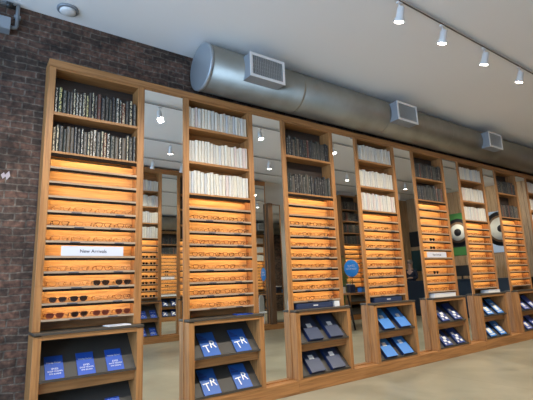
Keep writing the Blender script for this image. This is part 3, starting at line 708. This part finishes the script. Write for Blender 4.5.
# the person: skin-modifier body
def person(loc, rz):
    t = thing('person', 'person in a dark navy top standing behind the navy desk', 'person', loc, (0, 0, rz))
    J = {}
    def skin(name, joints, edges, root, m, sub=2):
        names = list(joints); me = bpy.data.meshes.new(name); me.from_pydata([joints[n][0] for n in names], [(names.index(a), names.index(b)) for a, b in edges], [])
        me.materials.append(m); o = link(name, me, t); md = o.modifiers.new('skin', 'SKIN'); md.use_smooth_shade = True
        for i, n in enumerate(names):
            r = joints[n][1]; me.skin_vertices[0].data[i].radius = r if isinstance(r, tuple) else (r, r)
            me.skin_vertices[0].data[i].use_root = n == root
        s = o.modifiers.new('sub', 'SUBSURF'); s.levels = sub; s.render_levels = sub; return o
    j = {'pelvis': ((0, 0, 1.0), (.165, .115)), 'waist': ((0, -.0, 1.17), (.145, .10)), 'chest': ((0, .0, 1.38), (.175, .115)), 'neckb': ((0, .0, 1.53), (.07, .065)), 'neck': ((0, -.01, 1.62), .055), 'head': ((0, -.02, 1.72), (.078, .092)), 'crown': ((0, -.02, 1.80), (.07, .085))}
    e = [('pelvis', 'waist'), ('waist', 'chest'), ('chest', 'neckb'), ('neckb', 'neck'), ('neck', 'head'), ('head', 'crown')]
    for s_, n in ((-1, 'l'), (1, 'r')):
        j.update({'sh'+n: ((s_*.19, 0, 1.47), .062), 'el'+n: ((s_*.25, -.06, 1.22), .045), 'wr'+n: ((s_*.12, -.27, 1.235), .03), 'pa'+n: ((s_*.09, -.34, 1.225), (.038, .02)), 'hip'+n: ((s_*.09, 0, .93), .095), 'kn'+n: ((s_*.10, -.01, .5), .062), 'an'+n: ((s_*.10, .02, .09), .042), 'to'+n: ((s_*.11, -.14, .045), (.045, .035))})
        e += [('chest', 'sh'+n), ('sh'+n, 'el'+n), ('el'+n, 'wr'+n), ('wr'+n, 'pa'+n), ('pelvis', 'hip'+n), ('hip'+n, 'kn'+n), ('kn'+n, 'an'+n), ('an'+n, 'to'+n)]
        for q in range(4):
            a = 'f%d%s' % (q, n); b = 'g%d%s' % (q, n); x = s_*.09+(q-1.5)*.02
            j[a] = ((x, -.39, 1.22), .009); j[b] = ((x, -.42-.008*(q in (1, 2)), 1.205), .008); e += [('pa'+n, a), (a, b)]
        j['t'+n] = ((s_*.045, -.35, 1.215), .011); j['u'+n] = ((s_*.035, -.385, 1.205), .009); e += [('pa'+n, 't'+n), ('t'+n, 'u'+n)]
    skin('body', j, e, 'pelvis', M['skin'])
    c = {'pelvis': ((0, 0, 1.0), (.18, .13)), 'waist': ((0, 0, 1.17), (.16, .115)), 'chest': ((0, 0, 1.38), (.19, .13)), 'nb': ((0, 0, 1.52), (.085, .075))}; ce = [('pelvis', 'waist'), ('waist', 'chest'), ('chest', 'nb')]
    for s_, n in ((-1, 'l'), (1, 'r')):
        c.update({'sh'+n: ((s_*.19, 0, 1.47), .075), 'el'+n: ((s_*.25, -.06, 1.22), .058), 'wr'+n: ((s_*.14, -.23, 1.235), .042)}); ce += [('chest', 'sh'+n), ('sh'+n, 'el'+n), ('el'+n, 'wr'+n)]
    skin('shirt', c, ce, 'pelvis', M['shirt'])
    c = {'pelvis': ((0, 0, .99), (.172, .125))}; ce = []
    for s_, n in ((-1, 'l'), (1, 'r')):
        c.update({'h'+n: ((s_*.09, 0, .9), .105), 'k'+n: ((s_*.10, -.01, .5), .075), 'a'+n: ((s_*.10, .02, .1), .055)}); ce += [('pelvis', 'h'+n), ('h'+n, 'k'+n), ('k'+n, 'a'+n)]
    skin('trousers', c, ce, 'pelvis', M['trousers'])
    hs = MB().lathe([(0, .115), (.05, .108), (.082, .08), (.098, .035), (.098, -.02), (.085, -.05)], (0, 0, 0), 'z', 24, sy=1.12)
    part('hair', hs, M['hair'], t, loc=(0, .012, 1.775), rot=(.28, 0, 0))
    f = MB()
    for s_ in (-1, 1): f.lathe([(0, -.008), (.009, 0), (0, .008)], (s_*.032, -.108, 1.745), 'y', 10)
    part('eyes', f, M['ink'], t)
    part('nose', MB().prism([(-.012, 1.70), (.012, 1.70), (.004, 1.745), (-.004, 1.745)], -.132, -.095, 'y'), M['skin'], t, .003)
    part('mouth', MB().box(-.024, .024, -.114, -.10, 1.674, 1.682), M['rframe'], t)
    for s_ in (-1, 1): part('ear', MB().lathe([(0, -.012), (.026, -.008), (.028, .004), (0, .01)], (s_*.088, -.015, 1.73), 'x', 14, sy=.6 if 0 else 1), M['skin'], t)
    t.scale = (1.05,)*3
    return t
person((13.17, -5.75, 0), -PI/2-.15)

# ------------------------------------------------------------------ light
wd = bpy.data.worlds.new('world'); scene.world = wd; wd.use_nodes = True
wd.node_tree.nodes['Background'].inputs[0].default_value = (.55, .70, 1, 1); wd.node_tree.nodes['Background'].inputs[1].default_value = 1.5
for a, b in ws:      # daylight entering by the street windows
    ld = bpy.data.lights.new('daylight', 'AREA'); ld.shape = 'RECTANGLE'; ld.size = 3.0; ld.size_y = b-a-.1; ld.energy = 250; ld.color = (.46, .69, 1)
    lo = bpy.data.objects.new('daylight', ld); COL.objects.link(lo); lo.location = (XL-.28, (a+b)/2, 2.05); lo.rotation_euler = (0, -PI/2, 0)

# ------------------------------------------------------------------ camera
cd = bpy.data.cameras.new('camera'); co = bpy.data.objects.new('camera', cd); COL.objects.link(co)
CP, YAW, ROLL, F_ = .1957, .6197, -.0404, 421.03
Fv = Vector((math.cos(CP)*math.sin(YAW), math.cos(CP)*math.cos(YAW), math.sin(CP)))
Rv = Vector((math.cos(YAW), -math.sin(YAW), 0)); Uv = Rv.cross(Fv)
R2 = Rv*math.cos(ROLL)+Uv*math.sin(ROLL); U2 = -Rv*math.sin(ROLL)+Uv*math.cos(ROLL)
mx = Matrix((R2, U2, -Fv)).transposed().to_4x4(); mx.translation = Vector((-.1329*4.3, -4.3, .3032*4.3))
co.matrix_world = mx
cd.sensor_fit = 'HORIZONTAL'; cd.sensor_width = 36; cd.lens = F_/533*36; cd.clip_start = .05; cd.clip_end = 100
scene.camera = co
vs = scene.view_settings; vs.view_transform = 'Standard'; vs.look = 'None'; vs.gamma = 1; vs.use_curve_mapping = False; vs.exposure = 0
